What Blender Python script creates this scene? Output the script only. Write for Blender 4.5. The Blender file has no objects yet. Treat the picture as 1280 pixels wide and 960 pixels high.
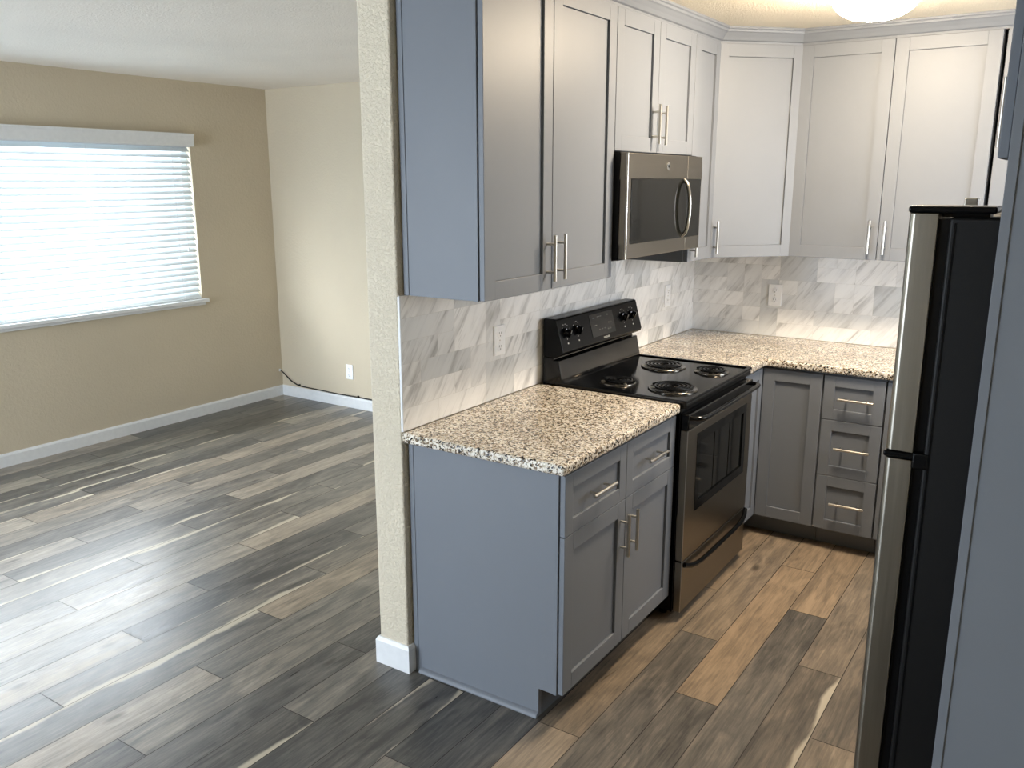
import bpy, bmesh, math, random
from mathutils import Matrix, Vector
PI = math.pi
sc = bpy.context.scene
COL = sc.collection
random.seed(4)

# ---------------------------------------------------------------- camera
cam_d = bpy.data.cameras.new('camera'); cam = bpy.data.objects.new('camera', cam_d); COL.objects.link(cam)
_r = Vector((0.832892, 0.553435, -0.000654)); _u = Vector((-0.125796, 0.190467, 0.973600)); _f = Vector((-0.538949, 0.810822, -0.228259))
M = Matrix((( _r.x, _u.x, -_f.x, 1.887), (_r.y, _u.y, -_f.y, -2.1924), (_r.z, _u.z, -_f.z, 1.7508), (0, 0, 0, 1)))
cam.matrix_world = M
cam_d.sensor_width = 36; cam_d.lens = 1082.6 * 36 / 1280; cam_d.clip_start = 0.05
sc.camera = cam

# ---------------------------------------------------------------- light and exposure
SKY = (0.78, 0.88, 1.0); SKY_STRENGTH = 2.4
DOOR_LIGHT = 290; WINDOW_LIGHT = 225; LAMP = 185.0; KITCHEN_WINDOW_LIGHT = 42
sc.view_settings.view_transform = 'Standard'; sc.view_settings.look = 'None'
sc.view_settings.exposure = 0.03; sc.view_settings.gamma = 1.0
try: sc.view_settings.use_curve_mapping = False
except Exception: pass
sc.cycles.use_denoising = True
sc.cycles.max_bounces = 10; sc.cycles.diffuse_bounces = 6; sc.cycles.transparent_max_bounces = 16
sc.cycles.sample_clamp_indirect = 6.0
sc.cycles.caustics_reflective = False; sc.cycles.caustics_refractive = False
w = bpy.data.worlds.new('daylight'); sc.world = w; w.use_nodes = True
bg = w.node_tree.nodes['Background']; bg.inputs[0].default_value = (*SKY, 1); bg.inputs[1].default_value = SKY_STRENGTH

WX, WY, H = -3.647, 2.653, 2.446        # living-room window wall, far wall, ceiling height
YB, RX, YR = 2.539, 2.36, -4.5          # kitchen back wall, right wall, rear wall behind the camera
C1, C2 = 0.8603, 1.6224                 # range stands between these

def area(name, loc, rot, sx, sy, power, color):
    l = bpy.data.lights.new(name, 'AREA'); l.shape = 'RECTANGLE'; l.size = sx; l.size_y = sy; l.energy = power; l.color = color
    o = bpy.data.objects.new(name, l); COL.objects.link(o); o.location = loc; o.rotation_euler = rot; return o
# daylight entering through the two real openings
area('daylight_glass_door', (-2.1, YR - 0.25, 1.1), (PI/2, 0, 0), 2.5, 2.0, DOOR_LIGHT, (0.74, 0.86, 1.0))
area('daylight_window', (WX - 0.30, 0.1, 1.46), (0, -PI/2, 0), 1.15, 2.9, WINDOW_LIGHT, (0.87, 0.94, 1.0))
area('daylight_kitchen_window', (RX + 0.30, 1.62, 1.55), (0, PI/2, 0), 0.9, 1.0, KITCHEN_WINDOW_LIGHT, (0.88, 0.94, 1.0))

# ---------------------------------------------------------------- materials
def sr(r, g, b):
    f = lambda c: (c/255/12.92) if c/255 <= 0.04045 else ((c/255+0.055)/1.055)**2.4
    return (f(r), f(g), f(b), 1)
class NT:
    def __init__(s, name):
        s.m = bpy.data.materials.new(name); s.m.use_nodes = True; s.t = s.m.node_tree; s.b = s.t.nodes['Principled BSDF']
    def n(s, ty, **kw):
        x = s.t.nodes.new(ty)
        for k, v in kw.items():
            if k.startswith('i_'):
                key = k[2:]; key = int(key) if key.isdigit() else key.replace('_', ' ')
                x.inputs[key].default_value = v
            else: setattr(x, k, v)
        return x
    def l(s, a, b): s.t.links.new(a, b)
    def ramp(s, fac, stops, interp='LINEAR'):
        r = s.n('ShaderNodeValToRGB'); cr = r.color_ramp; cr.interpolation = interp
        while len(cr.elements) < len(stops): cr.elements.new(0.5)
        for e, (p, c) in zip(cr.elements, stops): e.position = p; e.color = c if len(c) == 4 else (*c, 1)
        s.l(fac, r.inputs[0]); return r.outputs[0]
    def mix(s, fac, a, b, mode='MIX'):
        x = s.n('ShaderNodeMix', data_type='RGBA', blend_type=mode)
        for sock, v in ((x.inputs[0], fac), (x.inputs[6], a), (x.inputs[7], b)):
            if hasattr(v, 'node'): s.l(v, sock)
            else: sock.default_value = v
        return x.outputs[2]
    def math(s, op, a, b=0.0, c=None):
        x = s.n('ShaderNodeMath', operation=op)
        for sock, v in zip(x.inputs, (a, b, c)):
            if v is None: continue
            if hasattr(v, 'node'): s.l(v, sock)
            else: sock.default_value = v
        return x.outputs[0]
    def noise(s, vec, scale, detail=4, rough=0.5, dist=0.0):
        x = s.n('ShaderNodeTexNoise'); x.inputs['Scale'].default_value = scale; x.inputs['Detail'].default_value = detail
        x.inputs['Roughness'].default_value = rough; x.inputs['Distortion'].default_value = dist
        if vec is not None: s.l(vec, x.inputs['Vector'])
        return x.outputs[0]
    def mapping(s, vec, scale=(1, 1, 1), rot=(0, 0, 0), loc=(0, 0, 0)):
        x = s.n('ShaderNodeMapping'); x.inputs['Scale'].default_value = scale; x.inputs['Rotation'].default_value = rot
        x.inputs['Location'].default_value = loc; s.l(vec, x.inputs['Vector']); return x.outputs[0]
    def obj(s): return s.n('ShaderNodeTexCoord').outputs['Object']
    def geo(s): return s.n('ShaderNodeNewGeometry').outputs['Position']
    def bump(s, h, strength, dist):
        x = s.n('ShaderNodeBump'); x.inputs['Strength'].default_value = strength; x.inputs['Distance'].default_value = dist
        s.l(h, x.inputs['Height']); s.l(x.outputs[0], s.b.inputs['Normal'])
    def set(s, **kw):
        for k, v in kw.items():
            k = k.replace('_', ' ')
            if hasattr(v, 'node'): s.l(v, s.b.inputs[k])
            else: s.b.inputs[k].default_value = v
        return s.m

def plain(name, c, rough=0.5, metal=0.0, spec=0.5, var=0.03, scale=30):
    t = NT(name); n = t.noise(t.obj(), scale, 3)
    a = tuple(x*(1-var) for x in c[:3]) + (1,); b = tuple(min(1, x*(1+var)) for x in c[:3]) + (1,)
    return t.set(Base_Color=t.ramp(n, [(0.3, a), (0.7, b)]), Roughness=rough, Metallic=metal, Specular_IOR_Level=spec)

def wall_mat(name, c, bump_scale, strength, var=0.03):
    t = NT(name); p = t.geo(); n = t.noise(p, 1.6, 3)
    a = tuple(x*(1-var) for x in c[:3]) + (1,); b = tuple(min(1, x*(1+var)) for x in c[:3]) + (1,)
    h = t.noise(p, bump_scale, 5, 0.55, 0.4); h2 = t.ramp(h, [(0.42, (0, 0, 0)), (0.62, (1, 1, 1))])
    t.bump(h2, strength, 0.003)
    return t.set(Base_Color=t.ramp(n, [(0.3, a), (0.7, b)]), Roughness=0.75, Specular_IOR_Level=0.25)

m_wall = wall_mat('painted_beige_wall', sr(204, 192, 170), 55, 0.25)
m_wallend = wall_mat('textured_cream_wall', sr(222, 212, 192), 125, 0.8)
m_ceil = wall_mat('white_ceiling', sr(246, 240, 232), 90, 0.35)
m_ceilk = wall_mat('sprayed_kitchen_ceiling', sr(236, 226, 206), 110, 1.0, 0.05)
m_white = plain('white_gloss_trim', sr(228, 230, 232), 0.4)
m_plate = plain('white_plastic_plate', sr(250, 251, 254), 0.35)
m_slot = plain('dark_slot', sr(40, 38, 36), 0.6)
m_cab = plain('grey_painted_cabinet', sr(117, 122, 130), 0.46, spec=0.35, var=0.012, scale=5)
m_cabin = plain('cabinet_interior_board', sr(92, 97, 104), 0.6, var=0.02)
m_black = plain('black_enamel', sr(6, 7, 9), 0.10, spec=0.32)
m_blackm = plain('black_textured_side', sr(9, 9, 10), 0.5, spec=0.25)
m_blackp = plain('black_plastic', sr(7, 8, 10), 0.25, spec=0.18)
m_glass = plain('dark_oven_glass', sr(14, 15, 15), 0.06, spec=0.6)
m_mwglass = plain('smoked_microwave_glass', sr(16, 17, 16), 0.07, spec=0.35)
m_chrome = plain('polished_chrome', sr(205, 203, 198), 0.14, metal=1.0, var=0.02)
m_bowl = plain('worn_chrome_bowl', sr(120, 116, 110), 0.2, metal=1.0, var=0.02)
m_nickel = plain('brushed_nickel', sr(200, 196, 188), 0.28, metal=1.0, var=0.03)
m_print = plain('light_grey_print', sr(190, 190, 186), 0.5)
m_dim = plain('dim_print', sr(92, 92, 88), 0.5)
m_cable = plain('black_cable', sr(22, 21, 20), 0.5)
m_frame = plain('white_vinyl_frame', sr(225, 228, 230), 0.4)

def steel(name, c, vertical=False):
    t = NT(name); v = t.mapping(t.obj(), (3, 3, 260) if not vertical else (260, 260, 3)); n = t.noise(v, 1.0, 3)
    a = tuple(x*0.93 for x in c[:3]) + (1,)
    return t.set(Base_Color=t.ramp(n, [(0.3, a), (0.7, c)]), Roughness=t.ramp(n, [(0.2, (0.28,)*3), (0.8, (0.36,)*3)]), Metallic=1.0)
m_steel = steel('brushed_stainless_steel', sr(136, 130, 120))
m_steelf = steel('fridge_stainless_steel', sr(138, 133, 123), True)

# cloudy stone worktop: cream ground with brown and black grains
def granite():
    t = NT('speckled_granite'); p = t.geo()
    v = t.n('ShaderNodeTexVoronoi'); v.inputs['Scale'].default_value = 190; v.inputs['Randomness'].default_value = 1; 
    d = t.noise(p, 90, 3); dm = t.n('ShaderNodeVectorMath', operation='MULTIPLY_ADD')
    cmb = t.n('ShaderNodeCombineXYZ'); t.l(d, cmb.inputs[0]); t.l(d, cmb.inputs[1]); t.l(d, cmb.inputs[2])
    dm.inputs[1].default_value = (0.012, 0.012, 0.012); t.l(cmb.outputs[0], dm.inputs[0]); t.l(p, dm.inputs[2])
    t.l(dm.outputs[0], v.inputs['Vector'])
    sep = t.n('ShaderNodeSeparateColor'); t.l(v.outputs['Color'], sep.inputs[0])
    base = t.ramp(sep.outputs[0], [(0.0, sr(26, 24, 22)), (0.17, sr(40, 36, 32)), (0.18, sr(108, 92, 74)), (0.36, sr(140, 122, 98)), (0.37, sr(196, 184, 164)), (0.60, sr(212, 202, 184)), (0.61, sr(234, 228, 216)), (1, sr(246, 242, 234))], 'LINEAR')
    big = t.noise(p, 7, 3)
    c = t.mix(t.ramp(big, [(0.35, (0,)*3), (0.7, (0.35,)*3)]), base, sr(150, 124, 92), 'MULTIPLY')
    return t.set(Base_Color=c, Roughness=0.16, Specular_IOR_Level=0.5)
m_granite = granite()

# marble tiles: every tile face carries its own 'tone' and 'seed'
def attr(t, name):
    a = t.n('ShaderNodeAttribute'); a.attribute_name = name; return a.outputs['Fac']
def marble():
    t = NT('veined_marble_tile'); uv = t.n('ShaderNodeUVMap').outputs[0]
    tone = attr(t, 'tone'); seed = attr(t, 'seed')
    cmb = t.n('ShaderNodeCombineXYZ'); t.l(t.math('MULTIPLY', seed, 37.0), cmb.inputs[0]); t.l(t.math('MULTIPLY', seed, 91.0), cmb.inputs[1])
    ad = t.n('ShaderNodeVectorMath', operation='ADD'); t.l(uv, ad.inputs[0]); t.l(cmb.outputs[0], ad.inputs[1])
    rot = t.mapping(ad.outputs[0], (1, 1, 1), (0, 0, math.radians(-52)))
    st = t.mapping(rot, (2.0, 14, 1))
    n1 = t.noise(st, 1.0, 5, 0.55, 0.7)
    st2 = t.mapping(rot, (5, 60, 1)); n2 = t.noise(st2, 1.0, 4, 0.6, 0.5)
    n3 = t.noise(t.mapping(rot, (3, 9, 1)), 1.3, 3)
    base = t.mix(tone, sr(200, 204, 207), sr(252, 252, 252))
    vein = t.ramp(n1, [(0.42, (1, 1, 1)), (0.52, (0.90,)*3), (0.66, (0.50,)*3)])
    vein2 = t.ramp(n2, [(0.52, (1, 1, 1)), (0.66, (0.66,)*3)])
    msk = t.ramp(n3, [(0.4, (0.15,)*3), (0.65, (1,)*3)])
    c = t.mix(msk, base, vein, 'MULTIPLY'); c = t.mix(msk, c, vein2, 'MULTIPLY')
    # thin pale joint around each tile, from the tile's own edge attribute
    e = t.n('ShaderNodeAttribute'); e.attribute_name = 'joint'
    c = t.mix(e.outputs['Fac'], c, sr(216, 215, 211))
    return t.set(Base_Color=c, Roughness=0.22, Specular_IOR_Level=0.45)
m_marble = marble()

# wood-look planks: faces carry 'tone', 'warm', 'seed', 'sap' (pale sapwood edge: -1 left, 1 right, 2 both)
def planks():
    t = NT('wood_look_plank_floor'); uvn = t.n('ShaderNodeUVMap').outputs[0]
    tone = attr(t, 'tone'); seed = attr(t, 'seed'); warm = attr(t, 'warm'); sapl = attr(t, 'sap_left'); sapr = attr(t, 'sap_right')
    sp = t.n('ShaderNodeSeparateXYZ'); t.l(uvn, sp.inputs[0]); u = sp.outputs[0]
    cmb = t.n('ShaderNodeCombineXYZ'); t.l(t.math('MULTIPLY', seed, 53.0), cmb.inputs[0]); t.l(t.math('MULTIPLY', seed, 131.0), cmb.inputs[1])
    ad = t.n('ShaderNodeVectorMath', operation='ADD'); t.l(uvn, ad.inputs[0]); t.l(cmb.outputs[0], ad.inputs[1]); v = ad.outputs[0]
    g1 = t.noise(t.mapping(v, (16, 1.5, 1)), 1.0, 6, 0.6, 0.9)
    g2 = t.noise(t.mapping(v, (150, 5, 1)), 1.0, 4, 0.65)
    g3 = t.noise(t.mapping(v, (9, 3.2, 1)), 1.0, 4, 0.6, 1.6); g4 = t.noise(t.mapping(v, (70, 6, 1)), 1.0, 5, 0.7, 0.6)
    dark = sr(68, 67, 66); light = sr(170, 160, 146)
    f = t.math('ADD', tone, t.math('MULTIPLY', t.math('SUBTRACT', g1, 0.5), 0.95))
    f = t.math('ADD', f, t.math('MULTIPLY', t.math('SUBTRACT', g2, 0.5), 0.75))
    f = t.math('ADD', f, t.math('MULTIPLY', t.math('SUBTRACT', g3, 0.5), 0.8))
    f = t.math('ADD', f, t.math('MULTIPLY', t.math('SUBTRACT', g4, 0.5), 0.7))
    c = t.ramp(f, [(0.0, dark), (0.35, sr(104, 101, 96)), (0.65, sr(136, 129, 119)), (1.0, light)])
    c = t.mix(t.math('MULTIPLY', warm, 0.75), c, sr(240, 205, 160), 'MULTIPLY')
    # knots
    kv = t.n('ShaderNodeTexVoronoi'); kv.inputs['Scale'].default_value = 1.0; t.l(t.mapping(v, (7.5, 2.6, 1)), kv.inputs['Vector'])
    kn = t.ramp(kv.outputs['Distance'], [(0.0, (1,)*3), (0.05, (0.8,)*3), (0.13, (0,)*3)])
    c = t.mix(t.math('MULTIPLY', kn, 0.75), c, sr(44, 38, 33))
    # sapwood streaks along one edge
    wob = t.math('MULTIPLY', t.math('SUBTRACT', t.noise(t.mapping(v, (1.0, 2.4, 1)), 1.0, 3), 0.35), 0.13)
    sl = t.math('MULTIPLY', t.ramp(t.math('SUBTRACT', wob, u), [(0.0, (0,)*3), (0.012, (1,)*3)]), sapl)
    sr_ = t.math('MULTIPLY', t.ramp(t.math('SUBTRACT', wob, t.math('SUBTRACT', 0.155, u)), [(0.0, (0,)*3), (0.012, (1,)*3)]), sapr)
    c = t.mix(t.math('MULTIPLY', t.math('MAXIMUM', sl, sr_), 0.85), c, sr(196, 186, 166))
    t.bump(t.math('ADD', g2, g1), 0.12, 0.0015)
    return t.set(Base_Color=c, Roughness=t.ramp(g1, [(0.2, (0.26,)*3), (0.8, (0.37,)*3)]), Specular_IOR_Level=0.5)
m_floor = planks()
m_groove = plain('plank_joint', sr(48, 44, 40), 0.7)

def emission(name, c, s):
    t = NT(name); return t.set(Base_Color=(0.9, 0.9, 0.88, 1), Emission_Color=c, Emission_Strength=s, Roughness=0.4)
m_dome = emission('lit_frosted_dome', (1.0, 0.825, 0.61, 1), LAMP)

def slat():
    t = NT('white_vinyl_slat'); out = t.t.nodes['Material Output']
    t.set(Base_Color=sr(232, 238, 240), Roughness=0.45)
    tr = t.n('ShaderNodeBsdfTranslucent'); tr.inputs[0].default_value = (0.85, 0.93, 0.98, 1)
    mx = t.n('ShaderNodeMixShader'); mx.inputs[0].default_value = 0.10
    t.l(t.b.outputs[0], mx.inputs[1]); t.l(tr.outputs[0], mx.inputs[2]); t.l(mx.outputs[0], out.inputs[0]); return t.m
m_slat = slat()
def pane():
    t = NT('clear_window_glass'); out = t.t.nodes['Material Output']
    t.set(Base_Color=(1, 1, 1, 1), Roughness=0.02)
    tr = t.n('ShaderNodeBsdfTransparent'); mx = t.n('ShaderNodeMixShader'); gl = t.n('ShaderNodeBsdfGlossy'); gl.inputs['Roughness'].default_value = 0.02
    mx.inputs[0].default_value = 0.06
    t.l(tr.outputs[0], mx.inputs[1]); t.l(gl.outputs[0], mx.inputs[2]); t.l(mx.outputs[0], out.inputs[0]); return t.m
m_pane = pane()

# ---------------------------------------------------------------- mesh helpers
class MB:
    def __init__(s): s.bm = bmesh.new()
    def box(s, x0, x1, y0, y1, z0, z1):
        v = [s.bm.verts.new(p) for p in ((x0,y0,z0),(x1,y0,z0),(x1,y1,z0),(x0,y1,z0),(x0,y0,z1),(x1,y0,z1),(x1,y1,z1),(x0,y1,z1))]
        for f in ((0,3,2,1),(4,5,6,7),(0,1,5,4),(1,2,6,5),(2,3,7,6),(3,0,4,7)): s.bm.faces.new([v[i] for i in f])
        return s
    def prism(s, pts, axis, a, b):
        """pts 2-D outline; axis 'x': pts=(y,z); 'y': pts=(x,z); 'z': pts=(x,y)"""
        mk = {'x': lambda p, t: (t, p[0], p[1]), 'y': lambda p, t: (p[0], t, p[1]), 'z': lambda p, t: (p[0], p[1], t)}[axis]
        A = [s.bm.verts.new(mk(p, a)) for p in pts]; B = [s.bm.verts.new(mk(p, b)) for p in pts]; n = len(pts)
        s.bm.faces.new(A[::-1]); s.bm.faces.new(B)
        for i in range(n): s.bm.faces.new((A[i], A[(i+1) % n], B[(i+1) % n], B[i]))
        return s
    def tube(s, path, r, seg=10, caps=True, rz=None):
        path = [Vector(p) for p in path]; rings = []; up = None
        for i, p in enumerate(path):
            d = (path[min(i+1, len(path)-1)] - path[max(i-1, 0)]).normalized()
            if up is None: up = Vector((0, 0, 1)) if abs(d.z) < 0.9 else Vector((1, 0, 0))
            a = d.cross(up).normalized(); b = a.cross(d).normalized(); up = b
            rr = r[i] if isinstance(r, (list, tuple)) else r
            rings.append([s.bm.verts.new(p + a*math.cos(2*PI*k/seg)*rr + b*math.sin(2*PI*k/seg)*rr*(rz or 1)) for k in range(seg)])
        for A, B in zip(rings, rings[1:]):
            for k in range(seg): s.bm.faces.new((A[k], A[(k+1) % seg], B[(k+1) % seg], B[k]))
        if caps: s.bm.faces.new(rings[0][::-1]); s.bm.faces.new(rings[-1])
        return s
    def lathe(s, prof, c=(0, 0, 0), seg=32, axis='z'):
        rings = []
        for r, h in prof:
            ring = []
            for k in range(seg):
                a = 2*PI*k/seg; x, y = r*math.cos(a), r*math.sin(a)
                q = {'z': (x, y, h), 'y': (x, h, -y), 'x': (h, x, y)}[axis]
                ring.append(s.bm.verts.new((c[0]+q[0], c[1]+q[1], c[2]+q[2])))
            rings.append(ring)
        for A, B in zip(rings, rings[1:]):
            for k in range(seg): s.bm.faces.new((A[k], A[(k+1) % seg], B[(k+1) % seg], B[k]))
        if prof[0][0] > 1e-5: s.bm.faces.new(rings[0][::-1])
        if prof[-1][0] > 1e-5: s.bm.faces.new(rings[-1])
        return s
    def build(s, name, mat, parent=None, bevel=0.0, smooth=False, seg=2):
        bmesh.ops.remove_doubles(s.bm, verts=s.bm.verts, dist=1e-6)
        bmesh.ops.recalc_face_normals(s.bm, faces=s.bm.faces)
        me = bpy.data.meshes.new(name); s.bm.to_mesh(me); s.bm.free()
        o = bpy.data.objects.new(name, me); COL.objects.link(o); me.materials.append(mat)
        if parent: o.parent = parent
        if bevel:
            b = o.modifiers.new('bevel', 'BEVEL'); b.width = bevel; b.segments = seg; b.limit_method = 'ANGLE'; b.angle_limit = 0.6
        if smooth or bevel:
            for p in me.polygons: p.use_smooth = True
            try: me.set_sharp_from_angle(angle=0.7)
            except Exception: pass
            if bevel:
                wn = o.modifiers.new('wn', 'WEIGHTED_NORMAL'); wn.keep_sharp = True
        return o
def tag(o, label=None, cat=None, group=None, kind=None):
    for k, v in (('label', label), ('category', cat), ('group', group), ('kind', kind)):
        if v: o[k] = v
    return o
def struct(o): o['kind'] = 'structure'; return o
def empty(name, loc, rot, label, cat, group=None):
    o = bpy.data.objects.new(name, None); COL.objects.link(o); o.location = loc; o.rotation_euler = (0, 0, rot); o.empty_display_size = 0.1
    return tag(o, label, cat, group)
def text_mesh(name, body, size, mat, parent, loc, rot, extrude=0.0004, xs=1.0):
    cu = bpy.data.curves.new(name, 'FONT'); cu.body = body; cu.size = size; cu.extrude = extrude; cu.align_x = 'CENTER'; cu.align_y = 'CENTER'
    tmp = bpy.data.objects.new('tmp', cu); COL.objects.link(tmp); bpy.context.view_layer.update()
    me = bpy.data.meshes.new_from_object(tmp); bpy.data.objects.remove(tmp)
    me.materials.clear(); me.materials.append(mat)
    o = bpy.data.objects.new(name, me); COL.objects.link(o); o.parent = parent; o.location = loc; o.rotation_euler = rot; o.scale = (xs, 1, 1)
    return o

# ---------------------------------------------------------------- floor
def build_floor():
    W, P = 0.155, 1.24
    D, MD, MM, L = 0.10, 0.30, 0.50, 0.80
    # (row, y inside plank) -> (tone, warm, sap_left, sap_right)
    spec = {}
    def S(i, y, tone, warm=0.0, sl=0, s_r=0): spec[(i, y)] = (tone, warm, sl, s_r)
    S(0, 1.0, .80, .8); S(0, 1.9, .78, .75); S(0, 0.0, .28, .3)
    S(1, 1.0, .60, .6); S(1, 0.0, .32, .3); S(-1, 1.5, .75, .75); S(-1, .5, .30, .3)
    S(-2, 1.2, .55, .5); S(-2, 0.2, .36, .5, 0, 1); S(-3, .9, .42, .5); S(-3, 0, .70, .5)
    S(2, .5, .62, .6); S(2, -.5, .72, .5); S(2, 1.7, .75, .7)
    S(3, -.2, .20, .05); S(3, 1, .2, .1); S(4, 0, .12, 0); S(4, -.8, .60, .1, 0, 0); S(5, .4, .2, 0); S(5, -.3, .20, .05, 1, 1)
    S(6, 0, .15, 0); S(7, 0, .42, 0); S(7, -.9, .18, .1, 0, 1); S(8, .5, .12, 0); S(8, -.5, .22, 0)
    S(9, 0, .48, .05); S(9, -1.2, .2, 0); S(10, .3, .42, 0); S(10, -.9, .70, .15); S(11, .5, .78, .35); S(11, -.6, .28, 0, 1, 0)
    S(12, .8, .45, .15); S(12, 0, .36, .05, 0, 1); S(12, -1.4, .35, 0); S(13, 1.2, .42, 0); S(13, .2, .14, 0, 0, 1); S(13, -1, .75, .1)
    S(14, .6, .22, 0); S(14, -.6, .5, 0); S(15, 1, .78, .2); S(15, -.2, .68, .05); S(16, 1.3, .45, 0); S(16, .2, .52, 0, 0, 1); S(16, -.9, .6, 0)
    S(17, .6, .42, 0, 1, 0); S(17, 1.6, .4, 0, 0, 1); S(17, -.5, .35, 0); S(18, 1, .28, 0); S(18, -.2, .5, 0, 0, 1)
    S(19, 1.3, .75, .1); S(19, .2, .2, 0, 0, 1); S(20, .5, .45, 0); S(20, 1.7, .22, .1); S(20, -.5, .6, 0, 1, 0)
    S(21, .8, .6, .1); S(21, 2.0, .7, .1); S(22, 1, .3, .05); S(22, 2.2, .2, .05); S(23, .5, .62, .25); S(23, 1.8, .7, .2)
    S(24, 1, .18, 0, 0, 1); S(24, -.2, .3, 0, 1, 1); S(25, .5, .2, .1, 0, 1); S(25, 1.7, .45, .1); S(26, 1.2, .2, 0, 0, 1); S(26, -.1, .3, .1, 1, 0)
    rnd = random.Random(11); bm = bmesh.new(); uvl = bm.loops.layers.uv.new('UVMap')
    names = ('tone', 'warm', 'seed', 'sap_left', 'sap_right'); vals = {k: [] for k in names}
    g = 0.0014
    for i in range(-10, 30):
        x0 = 0.86 - W*i; x1 = x0 + W
        x0c, x1c = max(x0, WX), min(x1, RX)
        if x1c - x0c < 0.005: continue
        y = 0.39 + 0.4145*(i % 3) - 5*P
        while y < WY:
            ya, yb = max(y, YR), min(y + P, WY)
            if yb - ya > 0.01:
                hit = None
                for (k, yy), sp in spec.items():
                    if k == i and y <= yy < y + P: hit = sp
                if hit is None:
                    hit = (rnd.choice((.15, .25, .35, .5, .7)), (0.45 if x0 > .5 else 0.05)*rnd.random(), float(rnd.random() < .12), float(rnd.random() < .15))
                sd = rnd.random()
                vs = [bm.verts.new((X, Y, 0.0)) for X, Y in ((x0c+g, ya+g), (x1c-g, ya+g), (x1c-g, yb-g), (x0c+g, yb-g))]
                f = bm.faces.new(vs); f.material_index = 0
                for lp in f.loops: lp[uvl].uv = (lp.vert.co.x - x0, lp.vert.co.y - y)
                for k, v in zip(names, (hit[0], hit[1], sd, hit[2], hit[3])): vals[k].append(v)
            y += P
    # subfloor slab showing as the thin dark joints
    z = -0.0012
    vs = [bm.verts.new(p) for p in ((WX-.02, YR-.02, z), (RX+.02, YR-.02, z), (RX+.02, WY+.02, z), (WX-.02, WY+.02, z))]
    f = bm.faces.new(vs); f.material_index = 1
    for k in names: vals[k].append(0)
    me = bpy.data.meshes.new('floor'); bm.to_mesh(me); bm.free(); me.materials.append(m_floor); me.materials.append(m_groove)
    for k in names:
        a = me.attributes.new(k, 'FLOAT', 'FACE'); a.data.foreach_set('value', vals[k])
    o = bpy.data.objects.new('floor', me); COL.objects.link(o); struct(o)
build_floor()

# ---------------------------------------------------------------- walls and ceilings
T = 0.12
WN = dict(y0=-1.08, y1=1.925, z0=0.90, z1=2.03)
b = MB(); b.box(WX-T, WX, YR-T, WN['y0'], 0, H); b.box(WX-T, WX, WN['y1'], WY+T, 0, H); b.box(WX-T, WX, WN['y0'], WN['y1'], 0, WN['z0']); b.box(WX-T, WX, WN['y0'], WN['y1'], WN['z1'], H)
struct(b.build('wall_left', m_wall))
struct(MB().box(WX, -0.140, WY, WY+T, 0, H).build('wall_far', m_wall))
struct(MB().box(0.0, RX+T, YB+0.006, YB+T, 0, H).build('wall_kitchen_back', m_wall))
struct(MB().box(-0.140, -0.006, -0.028, WY+T, 0, H).build('wall_partition', m_wallend, bevel=0.006))
KW = (1.20, 2.05, 1.10, 2.00)
b = MB(); b.box(RX, RX+T, YR-T, KW[0], 0, H); b.box(RX, RX+T, KW[1], YB+T, 0, H); b.box(RX, RX+T, KW[0], KW[1], 0, KW[2]); b.box(RX, RX+T, KW[0], KW[1], KW[3], H)
struct(b.build('wall_right', m_wall))
b = MB(); a0, a1, a2, a3 = KW; f = 0.045
b.box(RX+0.05, RX+0.10, a0, a0+f, a2, a3); b.box(RX+0.05, RX+0.10, a1-f, a1, a2, a3); b.box(RX+0.05, RX+0.10, a0+f, a1-f, a2, a2+f); b.box(RX+0.05, RX+0.10, a0+f, a1-f, a3-f, a3); b.box(RX+0.05, RX+0.10, (a0+a1)/2-0.02, (a0+a1)/2+0.02, a2+f, a3-f)
kw = struct(b.build('window_2', m_frame, bevel=0.003))
b = MB(); b.box(RX+0.072, RX+0.076, a0+f, (a0+a1)/2-0.02, a2+f, a3-f); b.box(RX+0.072, RX+0.076, (a0+a1)/2+0.02, a1-f, a2+f, a3-f); b.build('pane', m_pane, kw)
DX0, DX1, DZ = -3.4, -0.8, 2.08
b = MB(); b.box(WX-T, DX0, YR-T, YR, 0, H); b.box(DX1, RX+T, YR-T, YR, 0, H); b.box(DX0, DX1, YR-T, YR, DZ, H)
struct(b.build('wall_rear', m_wall))
struct(MB().box(WX-T, -0.082, YR-T, WY+T, H, H+0.1).build('ceiling', m_ceil))
struct(MB().box(-0.075, RX+T, YR-T, WY+T, H, H+0.1).build('ceiling_kitchen', m_ceilk))

# sliding glass door in the rear wall
d = MB(); fw = 0.06
for x0, x1, yo in ((DX0, (DX0+DX1)/2+0.03, 0.0), ((DX0+DX1)/2-0.03, DX1, 0.045)):
    y0 = YR-0.10+yo; y1 = y0+0.04
    d.box(x0, x0+fw, y0, y1, 0.02, DZ); d.box(x1-fw, x1, y0, y1, 0.02, DZ); d.box(x0+fw, x1-fw, y0, y1, 0.02, 0.10); d.box(x0+fw, x1-fw, y0, y1, DZ-0.07, DZ)
d.box(DX0, DX1, YR-T, YR-0.002, 0.0, 0.02)
do = struct(d.build('door_1', m_frame, bevel=0.003))
g_ = MB(); g_.box(DX0+fw, (DX0+DX1)/2-0.03, YR-0.082, YR-0.078, 0.10, DZ-0.07); g_.box((DX0+DX1)/2+0.03, DX1-fw, YR-0.037, YR-0.033, 0.10, DZ-0.07)
g_.build('pane', m_pane, do)

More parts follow.
